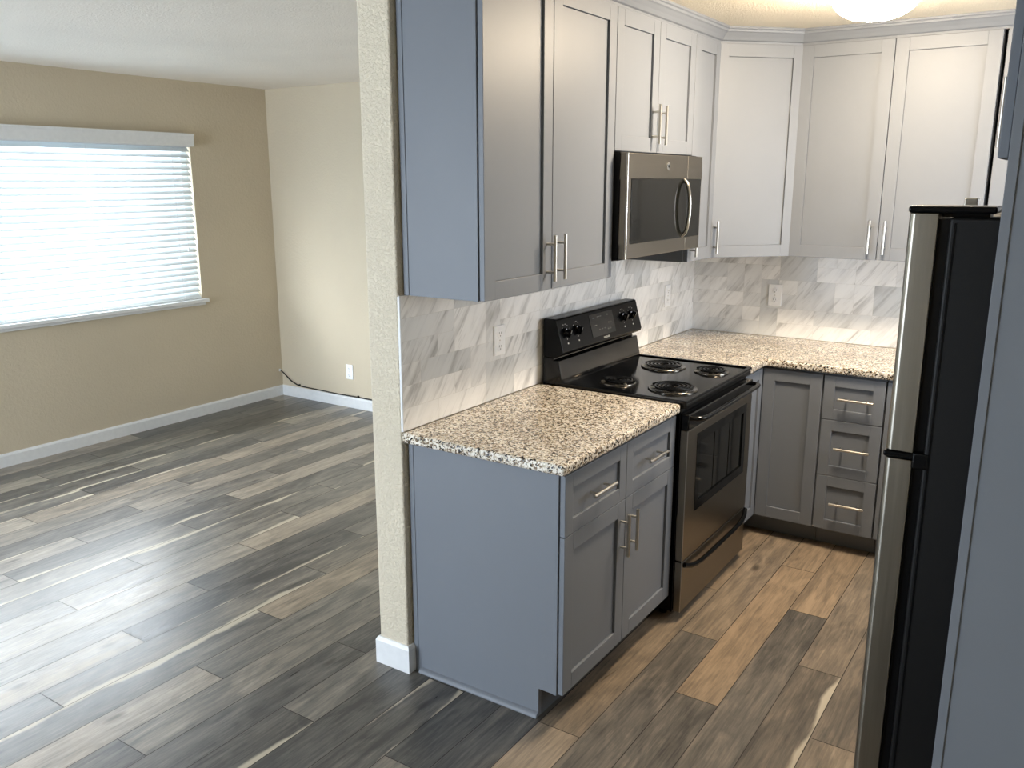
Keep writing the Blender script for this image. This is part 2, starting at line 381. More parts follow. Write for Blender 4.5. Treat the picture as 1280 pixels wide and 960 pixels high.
# living-room window: frame, sashes, glass, sill
w_ = MB(); xw0, xw1 = WX-0.10, WX-0.055; y0, y1, z0, z1 = WN['y0'], WN['y1'], WN['z0'], WN['z1']; f = 0.045; ym = (y0+y1)/2
w_.box(xw0, xw1, y0, y0+f, z0, z1); w_.box(xw0, xw1, y1-f, y1, z0, z1); w_.box(xw0, xw1, y0+f, y1-f, z0, z0+f); w_.box(xw0, xw1, y0+f, y1-f, z1-f, z1); w_.box(xw0, xw1, ym-0.03, ym+0.03, z0+f, z1-f)
win = struct(w_.build('window_1', m_frame, bevel=0.003))
g_ = MB(); g_.box(WX-0.08, WX-0.076, y0+f, ym-0.03, z0+f, z1-f); g_.box(WX-0.08, WX-0.076, ym+0.03, y1-f, z0+f, z1-f); g_.build('pane', m_pane, win)
s_ = MB(); s_.box(WX-0.055, WX+0.045, y0-0.03, y1+0.03, 0.866, 0.892); s_.box(WX, WX+0.02, y0-0.015, y1+0.018, 0.845, 0.866)
s_.build('window_sill', m_white, win, bevel=0.004)

# baseboards
def bb_prof(h=0.085, t=0.014): return [(0, 0), (t, 0), (t, h-0.014), (t*0.55, h-0.002), (t*0.35, h), (0, h)]
pr = bb_prof()
struct(MB().prism([(WX+a, z) for a, z in pr], 'y', YR, WY).build('baseboard_left', m_white))
struct(MB().prism([(WY-a, z) for a, z in pr], 'x', WX+0.002, -0.140).build('baseboard_far', m_white))
# wraps the free end of the partition
def wrap(path, prof, closed=False):
    """sweep profile (outward offset, z) along a plan path; outward is to the right of travel"""
    m = MB(); pts = [Vector((p[0], p[1])) for p in path]; rings = []
    for i, p in enumerate(pts):
        ds = []
        if i > 0: ds.append((p-pts[i-1]).normalized())
        if i < len(pts)-1: ds.append((pts[i+1]-p).normalized())
        ns = [Vector((q.y, -q.x)) for q in ds]
        n = ns[0] if len(ns) == 1 else (ns[0]+ns[1])/(1+ns[0].dot(ns[1]))
        rings.append([m.bm.verts.new((p.x+n.x*o, p.y+n.y*o, z)) for o, z in prof])
    k = len(prof)
    for A, B in zip(rings, rings[1:]):
        for j in range(k): m.bm.faces.new((A[j], A[(j+1) % k], B[(j+1) % k], B[j]))
    m.bm.faces.new(rings[0][::-1]); m.bm.faces.new(rings[-1]); return m
struct(wrap([(-0.140, WY), (-0.140, -0.028), (-0.006, -0.028), (-0.006, -0.002)], bb_prof(0.105, 0.013)).build('baseboard_partition', m_white))

# ---------------------------------------------------------------- marble backsplash
def tiles(name, origin, ux, length, z0, z1, seed, label, normal, segs=None):
    rnd = random.Random(seed); rows = 6; rh = (z1-z0)/rows; cw = 0.098; n = int(length/cw)+1
    occ = [[False]*rows for _ in range(n)]; out = []
    for r in range(rows):
        for c in range(n):
            if occ[c][r]: continue
            opts = [(2, 1), (3, 1), (3, 1), (1, 1), (2, 2), (1, 2)]; rnd.shuffle(opts)
            for wc, hr in opts + [(1, 1)]:
                if c+wc <= n and r+hr <= rows and all(not occ[c+a][r+e] for a in range(wc) for e in range(hr)): break
            for a in range(wc):
                for e in range(hr): occ[c+a][r+e] = True
            out.append((c*cw, min((c+wc)*cw, length), z0+r*rh, z0+(r+hr)*rh))
    bm = bmesh.new(); uvl = bm.loops.layers.uv.new('UVMap'); tone = []; sd = []; jt = []
    O = Vector(origin); U = Vector(ux); N = Vector(normal)
    def quad(a0, a1, b0, b1, dep, t, s, j, u0=0, v0=0):
        vs = [bm.verts.new(O + U*a + Vector((0, 0, bz)) + N*dep) for a, bz in ((a0, b0), (a1, b0), (a1, b1), (a0, b1))]
        f = bm.faces.new(vs)
        if f.normal.dot(N) < 0: pass
        for lp, (a, bz) in zip(f.loops, ((a0, b0), (a1, b0), (a1, b1), (a0, b1))): lp[uvl].uv = (a-u0, bz-v0)
        tone.append(t); sd.append(s); jt.append(j)
    g = 0.0004
    for a0, a1, b0, b1 in out:
        if a1-a0 < 0.01: continue
        t = rnd.choice((.35, .6, .75, .85, .95, 1.0)); quad(a0+g, a1-g, b0+g, b1-g, 0.0055, t, rnd.random(), 0, a0, b0)
    quad(0, length, z0, z1, 0.0049, .6, .1, 1)
    # body of the tile layer behind the faces
    A = O; B = O + U*length
    for f4 in (((0, z1), (length, z1)), ):
        vs = [bm.verts.new(p) for p in (A+Vector((0, 0, z1)), B+Vector((0, 0, z1)), B+Vector((0, 0, z1))+N*0.0055, A+Vector((0, 0, z1))+N*0.0055)]; bm.faces.new(vs); tone.append(.6); sd.append(.2); jt.append(1)
    for E_ in (A, B):
        vs = [bm.verts.new(p) for p in (E_+Vector((0, 0, z0)), E_+Vector((0, 0, z1)), E_+Vector((0, 0, z1))+N*0.0055, E_+Vector((0, 0, z0))+N*0.0055)]; bm.faces.new(vs); tone.append(.6); sd.append(.2); jt.append(1)
    vs = [bm.verts.new(p) for p in (A+Vector((0, 0, z0)), B+Vector((0, 0, z0)), B+Vector((0, 0, z1)), A+Vector((0, 0, z1)))]; bm.faces.new(vs); tone.append(.6); sd.append(.2); jt.append(1)
    me = bpy.data.meshes.new(name); bm.to_mesh(me); bm.free(); me.materials.append(m_marble)
    for k, v in (('tone', tone), ('seed', sd), ('joint', jt)):
        a = me.attributes.new(k, 'FLOAT', 'FACE'); a.data.foreach_set('value', [float(x) for x in v])
    o = bpy.data.objects.new(name, me); COL.objects.link(o); return tag(o, label, 'backsplash')
bs = tiles('tile_backsplash', (-0.0055, -0.024, 0), (0, 1, 0), YB+0.024, 0.9145, 1.381, 3, 'white and grey marble tile backsplash behind the black range, along the partition wall', (1, 0, 0))
tiles('tile_backsplash', (0.0, YB+0.0055, 0), (1, 0, 0), RX, 0.9145, 1.381, 8, 'white and grey marble tile backsplash on the kitchen back wall, beside the corner', (0, -1, 0))
struct(MB().box(-0.0059, 0.004, -0.0300, -0.0243, 0.9145, 1.379).build('trim_1', m_white, bevel=0.0015))

# ---------------------------------------------------------------- cabinets
def shaker(w, h, st=0.057, t=0.019, rec=0.009):
    """front at y=-t, back at y=0, lower-left corner at origin"""
    m = MB(); m.box(0, st, -t, 0, 0, h); m.box(w-st, w, -t, 0, 0, h); m.box(st, w-st, -t, 0, 0, st); m.box(st, w-st, -t, 0, h-st, h)
    m.box(st, w-st, -t+rec, 0, st, h-st); return m
def bar(length=0.156, r=0.006, off=0.033, vertical=True):
    m = MB(); L2 = length/2
    if vertical:
        m.tube([(0, -off, -L2), (0, -off, L2)], r, 12)
        for z in (-0.048, 0.048): m.tube([(0, 0, z), (0, -off, z)], 0.0045, 8)
    else:
        m.tube([(-L2, -off, 0), (L2, -off, 0)], r, 12)
        for x in (-0.048, 0.048): m.tube([(x, 0, 0), (x, -off, 0)], 0.0045, 8)
    return m
def add_front(kind, parent, x, z, w, h, hx=None, hz=None, vertical=True, st=0.057, gapy=-0.0025):
    o = shaker(w, h, st).build(kind, m_cab, parent, bevel=0.0014); o.location = (x, gapy, z)
    if hx is not None:
        hd = bar(vertical=vertical).build('handle', m_nickel, o, smooth=True); hd.location = (hx-x, -0.0186, hz-z)
    return o
R90 = PI/2
CABF = 0.604        # plane of base cabinet bodies (x on the left run)

# near base cabinet
c = empty('base_cabinet', (CABF, 0.0, 0), R90, 'blue-grey two-door base cabinet with two drawers, left of the black range', 'cabinet')
W1 = C1 - 0.003
m = MB(); m.box(0.018, W1, 0, CABF-0.012, 0.105, 0.876); m.box(0.018, W1-0.018, 0.075, CABF-0.012, 0.0, 0.105); m.build('body', m_cab, c, bevel=0.001)
MB().box(0.018, W1, 0.069, 0.075, 0.0, 0.105).build('toe_kick', m_cabin, c)
pts = [(-0.001, 0.105), (-0.001, 0.876), (CABF-0.0, 0.876), (CABF-0.0, 0.001), (0.069, 0.001), (0.069, 0.105)]
MB().prism(pts, 'x', 0.0, 0.018).build('side_panel', m_cab, c, bevel=0.001)
MB().box(-0.003, 0, -0.001, 0.013, 0.105, 0.876).build('face_frame_edge', m_cab, c, bevel=0.001); MB().box(-0.002, 0, CABF-0.020, CABF-0.001, 0.001, 0.876).build('scribe_strip', m_cab, c, bevel=0.001)
m = MB(); m.prism([(0, 0.001), (-0.016, 0.001), (-0.0155, 0.006), (-0.012, 0.012), (-0.006, 0.0165), (0, 0.018)], 'y', 0.069, CABF-0.03)
for v in m.bm.verts: pass
m.build('base_moulding', m_cab, c, smooth=True)
xm = 0.43; g = 0.0015; zs = 0.662
add_front('drawer', c, 0.003, zs, xm-g-0.003, 0.203, 0.213, 0.766, False, st=0.05)
add_front('drawer', c, xm+g, zs, W1-0.003-xm-g, 0.203, 0.634, 0.766, False, st=0.05)
add_front('door', c, 0.003, 0.108, xm-g-0.003, zs-0.003-0.108, 0.396, 0.538)
add_front('door', c, xm+g, 0.108, W1-0.003-xm-g, zs-0.003-0.108, 0.464, 0.538)

# corner base cabinet (blind corner, both runs)
c = empty('base_cabinet', (0.0, 0.0, 0), 0, 'grey corner base cabinet with one tall door, right of the black range', 'cabinet')
YF = YB - CABF
pts = [(0.002, C2+0.004), (CABF, C2+0.004), (CABF, YF), (0.912, YF), (0.912, YB-0.003), (0.002, YB-0.003)]
MB().prism(pts, 'z', 0.105, 0.876).build('body', m_cab, c, bevel=0.001)
pts = [(0.002, C2+0.004), (CABF-0.075, C2+0.004), (CABF-0.075, YF+0.075), (0.912, YF+0.075), (0.912, YB-0.003), (0.002, YB-0.003)]
MB().prism(pts, 'z', 0.0, 0.105).build('toe_kick', m_cab, c)
o = shaker(YF-0.022-C2-0.010, 0.757, 0.05).build('filler_panel', m_cab, c, bevel=0.0014); o.location = (CABF+0.0025, C2+0.009, 0.108); o.rotation_euler = (0, 0, R90)
o = shaker(0.912-0.003-0.628, 0.757, 0.057).build('door', m_cab, c, bevel=0.0014); o.location = (0.628, YF-0.0025, 0.108)

# three-drawer bank
c = empty('drawer_cabinet', (0.915, YF, 0), 0, 'grey base cabinet with a stack of three drawers, beside the refrigerator', 'cabinet')
MB().box(0, 0.274, 0, CABF-0.003, 0.105, 0.876).build('body', m_cab, c, bevel=0.001)
MB().box(0, 0.274, 0.075, CABF-0.003, 0, 0.105).build('toe_kick', m_cab, c)
for z0_, z1_, zh in ((0.656, 0.865, 0.763), (0.381, 0.652, 0.524), (0.108, 0.377, 0.25)):
    add_front('drawer', c, 0.002, z0_, 0.27, z1_-z0_, 0.153, zh, False, st=0.05)
# cabinet carrying on behind the refrigerator
c = empty('base_cabinet', (1.192, YF, 0), 0, 'grey base cabinet hidden behind the refrigerator, under the worktop end', 'cabinet')
MB().box(0, RX-1.192-0.004, 0, CABF-0.003, 0.105, 0.876).build('body', m_cab, c, bevel=0.001)
MB().box(0, RX-1.192-0.004, 0.075, CABF-0.003, 0, 0.105).build('toe_kick', m_cab, c)
for k in range(2): add_front('door', c, 0.003+k*0.581, 0.108, 0.578, 0.757, 0.54 if k == 0 else 0.63, 0.72)

# worktops
MBX = MB().box(-0.0, 0.6415, -0.036, C1-0.003, 0.877, 0.914)
tag(MBX.build('worktop', m_granite, bevel=0.009, seg=3), 'speckled granite worktop on the base cabinet left of the black range', 'countertop')
XC = 0.6415
pts = [(0.0005, C2+0.003), (XC, C2+0.003), (XC, YB-XC), (RX-0.002, YB-XC), (RX-0.002, YB-0.0005), (0.0005, YB-0.0005)]
tag(MB().prism(pts, 'z', 0.877, 0.914).build('worktop', m_granite, bevel=0.009, seg=3), 'L-shaped speckled granite worktop in the kitchen corner, right of the black range', 'countertop')

# wall cabinets
UB, UT, UF = 1.3816, 2.375, 0.3050
def wall_cab(name, loc, rot, w, zb, label, doors, depth=UF-0.003, side=False):
    c = empty(name, loc, rot, label, 'cabinet', 'grey wall cabinets under the crown moulding')
    MB().box(0.0005, w-0.0005, 0, depth, zb, 2.378).build('body', m_cab, c, bevel=0.001)
    for x0, x1, hx, hz in doors: add_front('door', c, x0, zb+0.002, x1-x0, UT-zb-0.002, hx, hz)
    return c
c = wall_cab('wall_cabinet', (UF, 0.0, 0), R90, C1, UB, 'tall grey wall cabinet with two doors, end panel next to the cream wall end', [(0.002, 0.404, 0.374, 1.492), (0.407, C1-0.002, 0.443, 1.494)])
MB().box(-0.002, 0.0, UF-0.022, UF-0.001, UB, 2.378).build('scribe_strip', m_cab, c, bevel=0.001); MB().box(-0.003, 0, 0.0, 0.012, UB, 2.378).build('face_frame_edge', m_cab, c, bevel=0.001)
wall_cab('wall_cabinet', (UF, C1, 0), R90, C2-C1, 1.862, 'short grey two-door wall cabinet directly above the microwave', [(0.002, 0.379, 0.333, 1.975), (0.382, C2-C1-0.002, 0.398, 1.973)])
YD = 1.929
wall_cab('wall_cabinet', (UF, C2, 0), R90, YD-C2-0.001, UB, 'narrow grey single-door wall cabinet between microwave and corner cabinet', [(0.002, YD-C2-0.004, 0.024, 1.485)])
# diagonal corner cabinet
c = empty('corner_wall_cabinet', (0, 0, 0), 0, 'diagonal grey corner wall cabinet with one wide door', 'cabinet')
XD = 0.610
pts = [(0.003, YD), (UF-0.004, YD), (XD, YB-UF+0.004), (XD, YB-0.003), (0.003, YB-0.003)]
MB().prism(pts, 'z', UB, 2.378).build('body', m_cab, c, bevel=0.001)
dw = math.hypot(XD-UF, YB-UF-YD); an = math.atan2(YB-UF-YD, XD-UF)
o = shaker(dw+0.012, UT-UB-0.002).build('door', m_cab, c, bevel=0.0014)
n45 = Vector((math.sin(an), -math.cos(an))); t45 = Vector((math.cos(an), math.sin(an)))
p0 = Vector((UF, YD)) - t45*0.006 + n45*0.004; o.location = (p0.x, p0.y, UB+0.002); o.rotation_euler = (0, 0, an)
hd = bar().build('handle', m_nickel, o, smooth=True); hd.location = (0.030, -0.0186, 0.098)
# back wall run
YU = YB-UF
wall_cab('wall_cabinet', (0.612, YU, 0), 0, 1.464-0.612, UB, 'grey two-door wall cabinet on the back wall under the ceiling light', [(0.006, 0.4205, 0.385, 1.490), (0.4235, 0.848, 0.453, 1.490)])
wall_cab('wall_cabinet', (1.474, YU, 0), 0, RX-1.474-0.003, UB, 'grey wall cabinet on the back wall behind the top of the refrigerator', [(0.004, 0.44, 0.40, 1.490), (0.443, 0.880, 0.48, 1.490)])

# tall panel and cabinet above the refrigerator
FX = 1.727
tag(MB().box(FX+0.004, RX-0.002, -0.196, -0.178, 0, 2.440).build('tall_side_panel', m_cab), 'tall blue-grey panel beside the refrigerator, floor to ceiling at the right edge', 'panel')
sp_ = bpy.data.objects['tall_side_panel']
MB().box(FX, FX+0.019, -0.2005, -0.178, 0, 2.440).build('edge_strip', m_cab, sp_, bevel=0.001)
c = empty('wall_cabinet', (FX+0.0, 0.605, 0), -R90, 'grey wall cabinet above the refrigerator, seen edge-on at the top right', 'cabinet')
MB().box(0.0, 0.779, 0.0, RX-FX-0.004, 1.793, 2.378).build('body', m_cab, c, bevel=0.001)
add_front('door', c, 0.002, 1.795, 0.386, 0.58, 0.355, 1.905); add_front('door', c, 0.391, 1.795, 0.386, 0.58, 0.424, 1.905)
# crown moulding following every wall cabinet
cp = [(-0.001, 2.376), (0.010, 2.376), (0.012, 2.386), (0.020, 2.390), (0.030, 2.404), (0.044, 2.420), (0.050, 2.424), (0.052, 2.432), (0.058, 2.436), (0.058, 2.4455), (-0.001, 2.4455)]
E1 = UF+0.006
d_ = 0.006*math.tan(PI/8)
path = [(0.003, -0.004), (E1, -0.004), (E1, YD-d_), (XD+d_, YU-0.006), (RX-0.003, YU-0.006)]
tag(wrap(path, cp).build('crown_moulding', m_cab), 'long grey crown moulding along the tops of the wall cabinets', 'moulding')
tag(wrap([(FX-0.004, 0.607), (FX-0.004, -0.17)], cp).build('crown_moulding', m_cab), 'short grey crown moulding above the refrigerator cabinet', 'moulding')

# ---------------------------------------------------------------- range
RW = C2-C1-0.006
rg = empty('electric_range', (0.640, C1+0.003, 0), R90, 'black and stainless electric coil range between the two granite worktops', 'range')
DB = 0.640-0.012
m = MB(); m.box(0, RW, 0.0, DB, 0.035, 0.895); m.build('body', m_black, rg, bevel=0.004)
for lx in (0.05, RW-0.05):
    for ly in (0.06, DB-0.08): MB().lathe([(0.016, 0.0), (0.016, 0.01), (0.008, 0.012), (0.008, 0.036)], (lx, ly, 0), 12).build('foot', m_blackp, rg)
# cooktop tray with raised rim
m = MB(); m.box(-0.004, RW+0.004, -0.022, DB-0.06, 0.9145, 0.921)
m.box(-0.004, 0.014, -0.022, DB-0.06, 0.921, 0.927); m.box(RW-0.014, RW+0.004, -0.022, DB-0.06, 0.921, 0.927)
m.box(0.014, RW-0.014, -0.022, -0.006, 0.921, 0.926); m.box(0.003, RW-0.003, -0.021, DB-0.06, 0.893, 0.9145)
m.build('cooktop', m_black, rg, bevel=0.004, seg=3)
def burner(px, py, R, turns):
    m = MB(); m.lathe([(R*0.25, 0.0005), (R*0.6, 0.0008), (R*1.0, 0.0022), (R*1.07, 0.0055), (R*1.14, 0.0055), (R*1.17, 0.003), (R*1.17, 0.0)], (0, 0, 0), 40)
    o = m.build('burner', m_bowl, rg, smooth=True); o.location = (px, py, 0.9212)
    o['label'] = 'chrome burner bowl with black coil'
    n = int(turns*28); pth = []
    for k in range(n+1):
        t = k/n; a = t*turns*2*PI; r = R*(0.17+0.83*t); pth.append((r*math.cos(a), r*math.sin(a), 0.0115))
    a = turns*2*PI
    MB().tube(pth, 0.0052, 8, rz=0.8).build('coil', m_blackp, o, smooth=True)
    m = MB()
    for k in range(3):
        q = k*2*PI/3+0.5; m.box(-0.0015, 0.0015, 0.012, R*1.05, 0.004, 0.008)
        vs = m.bm.verts[:] if hasattr(m.bm.verts, '__getitem__') else None
        m.bm.verts.ensure_lookup_table(); bmesh.ops.rotate(m.bm, verts=m.bm.verts[-8:], cent=(0, 0, 0), matrix=Matrix.Rotation(q, 3, 'Z'))
    m.build('coil_support', m_nickel, o)
# local x = world y - C1 ; local y = 0.640 - world x
for wx_, wy_, R in ((0.285, 1.025, 0.066), (0.527, 1.043, 0.087), (0.316, 1.424, 0.087), (0.540, 1.440, 0.066)):
    burner(wy_-C1-0.003, 0.640-wx_, R, 4.25 if R > .08 else 3.25)
# backguard: lower riser and overhanging console
Y = lambda x: 0.640-x
m = MB(); m.prism([(Y(0.014), 0.90), (Y(0.014), 1.0295), (Y(0.062), 1.0295), (Y(0.064), 1.018), (Y(0.088), 1.018), (Y(0.104), 0.945), (Y(0.110), 0.916), (Y(0.110), 0.90)], 'x', 0.0, RW-0.004)
m.build('backguard', m_black, rg, bevel=0.003)
m = MB(); m.prism([(Y(0.0135), 1.03), (Y(0.0135), 1.188), (Y(0.018), 1.193), (Y(0.066), 1.193), (Y(0.074), 1.188), (Y(0.110), 1.058), (Y(0.106), 1.045), (Y(0.075), 1.03)], 'x', 0.0, RW)
con = m.build('console', m_blackp, rg, bevel=0.004, seg=3)
# console face frame: point on face, tilt
fa = math.atan2(0.110-0.074, 1.188-1.058)
def on_face(xl, z, lift=0.0):
    x = 0.074 + (1.188-z)*(0.036/0.130) + lift*math.cos(fa); return (xl, 0.640-x, z+lift*math.sin(fa))
for yk in (0.918, 1.011, 1.449, 1.536):
    m = MB(); m.lathe([(0.0215, 0.0), (0.0215, -0.005), (0.0175, -0.008), (0.0165, -0.020), (0.0, -0.021)], (0, 0, 0), 24, 'y'); m.box(-0.0035, 0.0035, -0.026, -0.008, -0.0165, 0.0165)
    k = m.build('knob', m_black, con, smooth=True); k.location = on_face(yk-C1, 1.134, 0.0003); k.rotation_euler = (fa, 0.15, 0)
    k2 = MB().box(-0.0008, 0.0008, -0.0268, -0.0258, 0.002, 0.016).build('pointer', m_print, k)
m = MB()
def fbox(x0, x1, z0, z1, lift):   # raised patch on the sloped face
    return [on_face(x0, z0, lift), on_face(x1, z0, lift), on_face(x1, z1, lift), on_face(x0, z1, lift)]
def patch(name, x0, x1, z0, z1, mat, lift=0.0012):
    m = MB(); f0 = [m.bm.verts.new(p) for p in fbox(x0, x1, z0, z1, -0.0005)]; f1 = [m.bm.verts.new(p) for p in fbox(x0, x1, z0, z1, lift)]
    m.bm.faces.new(f1); m.bm.faces.new(f0[::-1])
    for i in range(4): m.bm.faces.new((f0[i], f0[(i+1) % 4], f1[(i+1) % 4], f1[i]))
    return m.build(name, mat, con)
patch('display_panel', 0.272, 0.492, 1.078, 1.175, m_glass)
m = MB()
for i, (a, z) in enumerate([(0.305, 1.158), (0.345, 1.160), (0.36, 1.160), (0.375, 1.160), (0.44, 1.160), (0.30, 1.125), (0.32, 1.125), (0.345, 1.105), (0.37, 1.105), (0.395, 1.105), (0.44, 1.125), (0.46, 1.125), (0.425, 1.098), (0.445, 1.098)]):
    m = MB(); f0 = [m.bm.verts.new(p) for p in fbox(a-0.006, a+0.006, z-0.0022, z+0.0022, 0.0016)]; m.bm.faces.new(f0)
    m.build('display_print', m_dim, con)
text_mesh('badge', 'FRIGIDAIRE', 0.0125, m_print, con, on_face(0.395, 1.066, 0.0012), (R90-fa*0+fa*-1.0, 0, 0), xs=0.9)
for yk in (0.918, 1.011, 1.449, 1.536):
    for dx, dz in ((-.022, .018), (-0.010, .030), (.006, .031), (.020, .024), (.0, -.030), (.0, -.048)):
        r_ = 0.0022 if dz > -0.04 else 0.004
        m = MB(); f0 = [m.bm.verts.new(p) for p in fbox(yk-C1+dx-r_, yk-C1+dx+r_, 1.134+dz-r_*.7, 1.134+dz+r_*.7, 0.0004)]; m.bm.faces.new(f0)
        m.build('dial_mark', m_print, con)
# oven door
Dt = 0.033
m = MB(); z0_, z1_ = 0.262, 0.872; xa, xb, za, zb = 0.105, RW-0.075, 0.452, 0.768
m.box(0.002, RW-0.002, -Dt, -0.002, z0_, za); m.box(0.002, RW-0.002, -Dt, -0.002, zb, 0.806); m.box(0.002, xa, -Dt, -0.002, za, zb); m.box(xb, RW-0.002, -Dt, -0.002, za, zb)
dr = m.build('oven_door', m_steel, rg, bevel=0.002)
dr['label'] = 'brushed steel oven door with dark glass window'
MB().box(0.002, RW-0.002, -Dt-0.001, -0.002, 0.8065, z1_).build('door_top', m_black, dr, bevel=0.004)
m = MB(); m.box(xa, xb, -Dt+0.004, -0.004, za, zb); m.build('window', m_glass, dr)
m = MB(); fr = 0.032
for q in ((xa-0.006, xb+0.006, za-0.006, za+fr), (xa-0.006, xb+0.006, zb-fr, zb+0.006), (xa-0.006, xa+fr, za+fr, zb-fr), (xb-fr, xb+0.006, za+fr, zb-fr)): m.box(q[0], q[1], -Dt-0.0015, -Dt+0.004, q[2], q[3])
m.box(xa+0.2, xa+0.203, -Dt+0.002, -Dt+0.004, za+fr, zb-fr); m.box(xa+0.38, xa+0.383, -Dt+0.002, -Dt+0.004, za+fr, zb-fr)
m.build('window_border', m_black, dr, bevel=0.002)
hz = 0.856; hp = [(0.022, -Dt+0.001, hz), (0.028, -Dt-0.024, hz), (0.045, -Dt-0.038, hz), (0.075, -Dt-0.043, hz)]; hp += [(RW-a, y, z) for a, y, z in hp[::-1]]
MB().tube(hp, 0.0115, 12, rz=0.85).build('handle', m_black, dr, smooth=True)
# storage drawer
m = MB(); m.box(0.002, RW-0.002, -Dt, -0.002, 0.040, 0.256); sd_ = m.build('storage_drawer', m_steel, rg, bevel=0.002)
sd_['label'] = 'brushed steel storage drawer'
hp = []
for k in range(17):
    t = k/16; e = abs(2*t-1); zz = 0.246-0.030*(1-e**5); hp.append((0.012+(RW-0.024)*t, -Dt-0.005-0.018*(1-e**8), zz))
MB().tube(hp, 0.0105, 12, rz=1.0).build('handle', m_black, sd_, smooth=True)
MB().box(0.0, RW, 0.002, 0.01, 0.035, 0.893).build('body_front', m_black, rg)
m = MB(); m.box(-0.0008, 0.0015, -Dt-0.0005, -Dt+0.002, 0.04, 0.806); m.build('door_edge', m_nickel, dr)

# ---------------------------------------------------------------- microwave
mw = empty('microwave', (0.350, C1+0.003, 1.453), R90, 'stainless over-the-range microwave with curved chrome handle', 'microwave')
MH = 0.402; MW = RW
MB().box(0, MW, 0.0, 0.344, -0.006, MH+0.004).build('body', m_blackm, mw, bevel=0.002)
dxs = 0.592   # split between door and controls
def mw_front(x0, x1, wa, wb, za, zb, name, left_round):
    m = MB(); t = 0.030
    m.box(x0, x1, -t, -0.001, 0, za); m.box(x0, x1, -t, -0.001, zb, MH)
    if wa-x0 > 0.002: m.box(x0, wa, -t, -0.001, za, zb)
    if x1-wb > 0.002: m.box(wb, x1, -t, -0.001, za, zb)
    return m.build(name, m_steel, mw, bevel=0.003)
za, zb = 0.056, 0.306
mdoor = mw_front(0.0, dxs-0.001, 0.040, dxs-0.001, za, zb, 'door', True); mdoor['label'] = 'steel-framed microwave door with smoked window'
MB().box(0.040, dxs-0.001, -0.0315, -0.001, za, zb).build('window', m_mwglass, mdoor, bevel=0.002)
MB().tube([(0.004, -0.029, 0.001), (0.004, -0.029, MH-0.001)], 0.0055, 12).build('edge_strip', m_chrome, mdoor, smooth=True)
mc = mw_front(dxs+0.001, MW, dxs+0.001, MW-0.012, za, zb, 'control_panel', False)
MB().box(dxs+0.001, MW-0.014, -0.0315, -0.001, za, zb).build('key_pad', m_mwglass, mc, bevel=0.002)
MB().box(MW-0.014, MW-0.0115, -0.0325, -0.001, za, zb).build('edge_strip', m_chrome, mc)
hp = []
for k in range(15):
    t = k/14; a = (t-0.5)*2; hp.append((0.552, -0.030-0.032*(1-a*a)**0.5 if abs(a) < 1 else -0.030, za+0.006+(zb-za-0.008)*t))
MB().tube(hp, 0.0085, 12, rz=1).build('handle', m_chrome, mdoor, smooth=True)
lg = MB().lathe([(0.0, -0.003), (0.014, -0.003), (0.0165, -0.0022), (0.017, 0.0)], (0, 0, 0), 28, 'y').build('badge', m_chrome, mdoor, smooth=True); lg.location = (0.382, -0.030, 0.356)
text_mesh('badge_letters', 'GE', 0.016, m_blackp, lg, (0, -0.0035, 0), (R90, 0, 0), xs=0.85)
m = MB(); m.box(0.02, MW-0.02, 0.03, 0.30, -0.010, -0.005); m.build('underside_vent', m_blackm, mw)

# ---------------------------------------------------------------- refrigerator
FRX, FY0, FW = 1.632, -0.165, 0.755
fr_ = empty('refrigerator', (FRX, FY0+FW, 0), -R90, 'black-sided top-freezer refrigerator with stainless doors, at the right', 'refrigerator')
MB().box(0, FW, 0.0, RX-FRX-0.02, 0.03, 1.676).build('body', m_blackm, fr_, bevel=0.006, seg=3)
MB().box(0.012, FW-0.012, -0.022, 0.0, 0.07, 1.672).build('door_gasket', m_blackp, fr_)
MB().box(0.02, FW-0.02, 0.0, 0.03, 0.0, 0.07).build('kick_grille', m_blackp, fr_)
def fdoor(name, z0, z1):
    pts = []; n = 14; x0, x1 = 0.0, FW; rr = 0.016
    pts.append((x0, -0.022)); 
    for k in range(5): a = k/4*R90; pts.append((x0+rr-rr*math.cos(a), -0.066-rr*math.sin(a)*0.9))
    for k in range(1, n): t = k/n; pts.append((x0+rr+(FW-2*rr)*t, -0.066-rr*0.9-0.012*(1-(2*t-1)**2)))
    for k in range(5): a = (1-k/4)*R90; pts.append((x1-rr+rr*math.cos(a), -0.066-rr*math.sin(a)*0.9))
    pts.append((x1, -0.022))
    m = MB(); m.prism(pts, 'z', z0, z1); o = m.build(name, m_steelf, fr_, bevel=0.0015); o['label'] = 'stainless steel door'; return o
d1 = fdoor('freezer_door', 1.160, 1.684); d2 = fdoor('fresh_food_door', 0.075, 1.142)
for dd, za_, zb_ in ((d1, 1.19, 1.50), (d2, 0.72, 1.112)):
    m = MB(); hx = 0.075; m.tube([(hx, -0.075, za_), (hx, -0.112, za_+0.02), (hx, -0.118, za_+0.06), (hx, -0.118, zb_-0.06), (hx, -0.112, zb_-0.02), (hx, -0.075, zb_)], 0.011, 10)
    m.build('handle', m_white, dd, smooth=True)
m = MB(); m.box(FW-0.13, FW-0.002, -0.082, 0.085, 1.6845, 1.699); m.build('hinge_cover', m_blackp, fr_, bevel=0.005, seg=3)
MB().box(FW-0.10, FW-0.04, -0.020, 0.07, 1.675, 1.686).build('hinge_plate', m_blackp, fr_)
MB().box(FW-0.335, FW-0.29, -0.010, 0.018, 1.676, 1.711).build('hinge_cap', m_nickel, fr_, bevel=0.002)
m = MB(); m.box(FW-0.09, FW+0.001, -0.083, -0.01, 1.144, 1.158); m.box(FW-0.05, FW+0.003, -0.022, 0.012, 1.125, 1.162); m.build('middle_hinge', m_blackp, fr_, bevel=0.004)
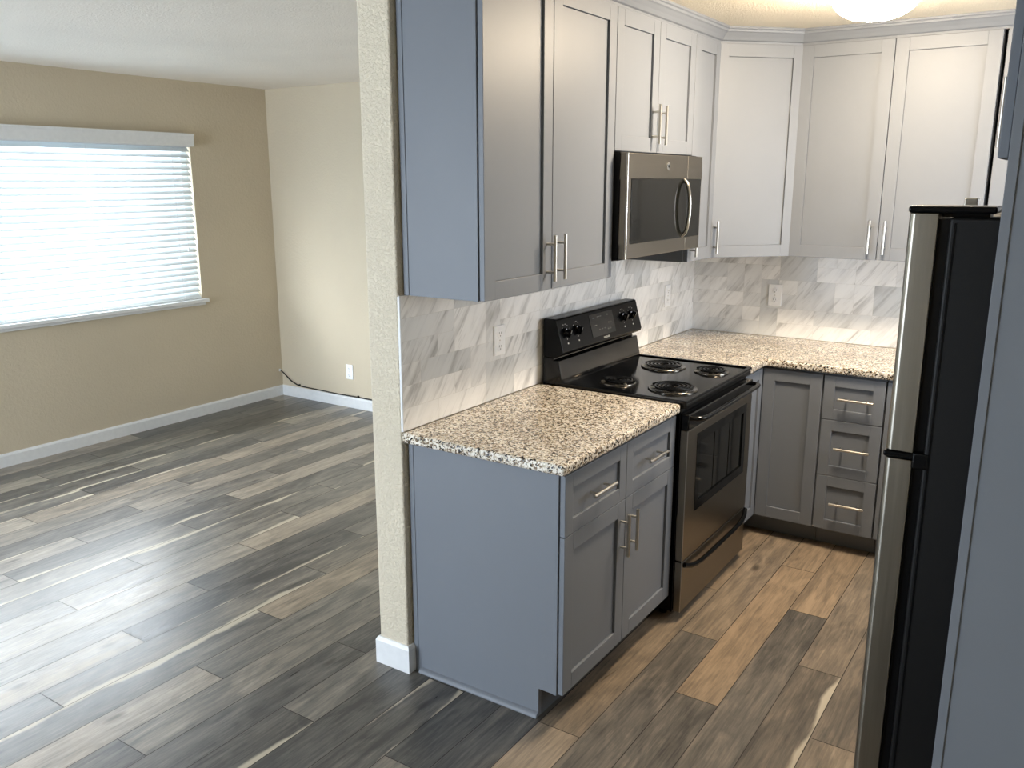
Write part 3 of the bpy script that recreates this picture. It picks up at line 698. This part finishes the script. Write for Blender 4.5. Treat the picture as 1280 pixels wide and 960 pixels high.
MB().box(FW-0.001, FW+0.0012, 0.010, 0.014, 0.04, 1.665).build('side_seam', m_blackp, fr_)

# ---------------------------------------------------------------- outlets
def outlet(loc, rot, label, w=0.072, h=0.117):
    r = empty('wall_outlet', loc, rot, label, 'outlet', 'white wall outlets')
    MB().box(-w/2, w/2, -0.006, 0, -h/2, h/2).build('cover_plate', m_plate, r, bevel=0.002)
    for dz in (0.026, -0.026):
        m = MB(); m.lathe([(0.0165, -0.0055), (0.0165, -0.0075), (0.0155, -0.0082), (0.0, -0.0082)], (0, 0, dz), 24, 'y'); s = m.build('socket', m_plate, r, smooth=True)
        m = MB(); m.box(-0.0075, -0.0055, -0.0086, -0.0078, dz-0.001, dz+0.008); m.box(0.0055, 0.0075, -0.0086, -0.0078, dz-0.001, dz+0.007); m.box(-0.002, 0.002, -0.0086, -0.0078, dz-0.010, dz-0.006); m.build('socket_slots', m_slot, s)
    MB().lathe([(0.003, -0.006), (0.003, -0.0068), (0.0, -0.007)], (0, 0, 0), 12, 'y').build('screw', m_nickel, r)
    return r
outlet((0.0005, 0.552, 1.146), R90, 'white outlet in the marble tiles left of the black range')
outlet((0.0005, 2.160, 1.146), R90, 'white outlet in the marble tiles behind the range, next to the corner')
outlet((0.472, YB-0.0005, 1.142), 0, 'white outlet on the kitchen back wall, in the marble tiles')
outlet((-2.868, WY-0.0005, 0.287), 0, 'white outlet low on the living room wall above the baseboard')

# ---------------------------------------------------------------- cable along the baseboard
cp_ = [(WX+0.006, 2.628, 0.210), (WX+0.012, 2.643, 0.197), (-3.60, 2.646, 0.172), (-3.55, 2.643, 0.140), (-3.50, 2.640, 0.120), (-3.44, 2.642, 0.103), (-3.36, 2.645, 0.098), (-3.2, 2.646, 0.0955), (-3.0, 2.646, 0.091), (-2.85, 2.646, 0.0935), (-2.66, 2.646, 0.0925), (-2.3, 2.646, 0.092), (-1.0, 2.646, 0.092), (-0.160, 2.646, 0.092)]
from mathutils.geometry import interpolate_bezier
def smooth_path(pts, n=5):
    P = [Vector(p) for p in pts]; out = []
    for i in range(len(P)-1):
        a = P[i-1] if i > 0 else P[i]; b_ = P[i]; c_ = P[i+1]; d_ = P[i+2] if i+2 < len(P) else P[i+1]
        for k in range(n):
            t = k/n; out.append(0.5*((2*b_)+(c_-a)*t+(2*a-5*b_+4*c_-d_)*t*t+(3*b_-a-3*c_+d_)*t**3))
    out.append(P[-1]); return out
cb = tag(MB().tube(smooth_path(cp_), 0.0048, 8).build('coaxial_cable', m_cable, smooth=True), 'thin black cable running along the top of the white baseboard', 'cable')
for cx, cz in ((-3.44, 0.103), (-2.78, 0.0935)):
    MB().box(cx-0.006, cx+0.006, WY-0.018, WY-0.001, cz-0.003, cz+0.012).build('cable_clip', m_cable, cb, bevel=0.002)
MB().lathe([(0.012, 0), (0.012, 0.003), (0.006, 0.006), (0.006, 0.010)], (WX, 2.628, 0.213), 12, 'x').build('wall_plug', m_white, cb)
sec = [(a[0]-0.004, a[1]-0.006, a[2]-0.008) for a in cp_[1:6]]

# ---------------------------------------------------------------- window blind
bl = empty('window_blind', (WX, 1.0, 0.892), 0, 'wide white horizontal slat blind over the living room window', 'blind')
def local(m): 
    for v in m.bm.verts: v.co -= Vector((WX, 1.0, 0.892))
    return m
m = MB(); m.box(WX+0.050, WX+0.062, -1.115, 1.918, 1.993, 2.078); m.box(WX+0.001, WX+0.05, -1.115, -1.103, 1.993, 2.078); m.box(WX+0.001, WX+0.05, 1.906, 1.918, 1.993, 2.078); m.box(WX+0.050, WX+0.066, -1.119, 1.921, 2.066, 2.082)
local(m).build('valance', m_white, bl, bevel=0.002)
m = MB(); m.box(WX-0.04, WX+0.012, -1.072, 1.916, 1.990, 2.026); local(m).build('head_rail', m_white, bl)
m = MB(); NS = 26; zt, zb_ = 1.978, 0.925; tilt = math.radians(47)
for k in range(NS):
    z = zt-(zt-zb_)*k/(NS-1); pr_ = []
    for s_k in range(7):
        t = s_k/6-0.5; xx = t*0.050; bow = 0.004*(1-4*t*t)
        pr_.append((xx, bow))
    top = pr_; bot = [(a, b_-0.003) for a, b_ in pr_[::-1]]
    out = [(WX-0.016+a*math.cos(tilt)+b_*math.sin(tilt), z-a*math.sin(tilt)+b_*math.cos(tilt)) for a, b_ in top+bot]
    m.prism(out, 'y', -1.070, 1.912)
local(m).build('slats', m_slat, bl, smooth=True)
m = MB(); m.box(WX-0.040, WX+0.008, -1.068, 1.912, 0.8925, 0.908); local(m).build('bottom_rail', m_slat, bl, bevel=0.003)
for yy in (-0.92, -0.3, 0.48, 1.122, 1.764):
    for xx in (WX+0.0085, WX-0.0415): local(MB().tube([(xx, yy, 0.905), (xx, yy, 1.992)], 0.0013, 6)).build('ladder_cord', m_white, bl)
m = MB(); m.tube([(WX+0.014, 1.83, 1.99), (WX+0.016, 1.832, 1.28)], 0.0012, 6); m.lathe([(0.0, 0.03), (0.004, 0.028), (0.007, 0.0), (0.0, 0.0)], (WX+0.016, 1.832, 1.252), 12); local(m).build('lift_cord', m_white, bl)

# ---------------------------------------------------------------- ceiling light
cl = empty('ceiling_light', (1.12, 1.34, H), 0, 'round flush ceiling light with glowing dome in the kitchen', 'light')
MB().lathe([(0.165, -0.0005), (0.172, -0.006), (0.172, -0.022), (0.160, -0.026), (0.0, -0.026)], (0, 0, 0), 48).build('base', m_white, cl, smooth=True)
pr_ = [(0.158, -0.0265)] + [(0.158*math.cos(a)**0.8, -0.028-0.100*math.sin(a)) for a in [k/10*R90 for k in range(10)]] + [(0.0, -0.128)]
MB().lathe(pr_, (0, 0, 0), 48).build('dome', m_dome, cl, smooth=True)
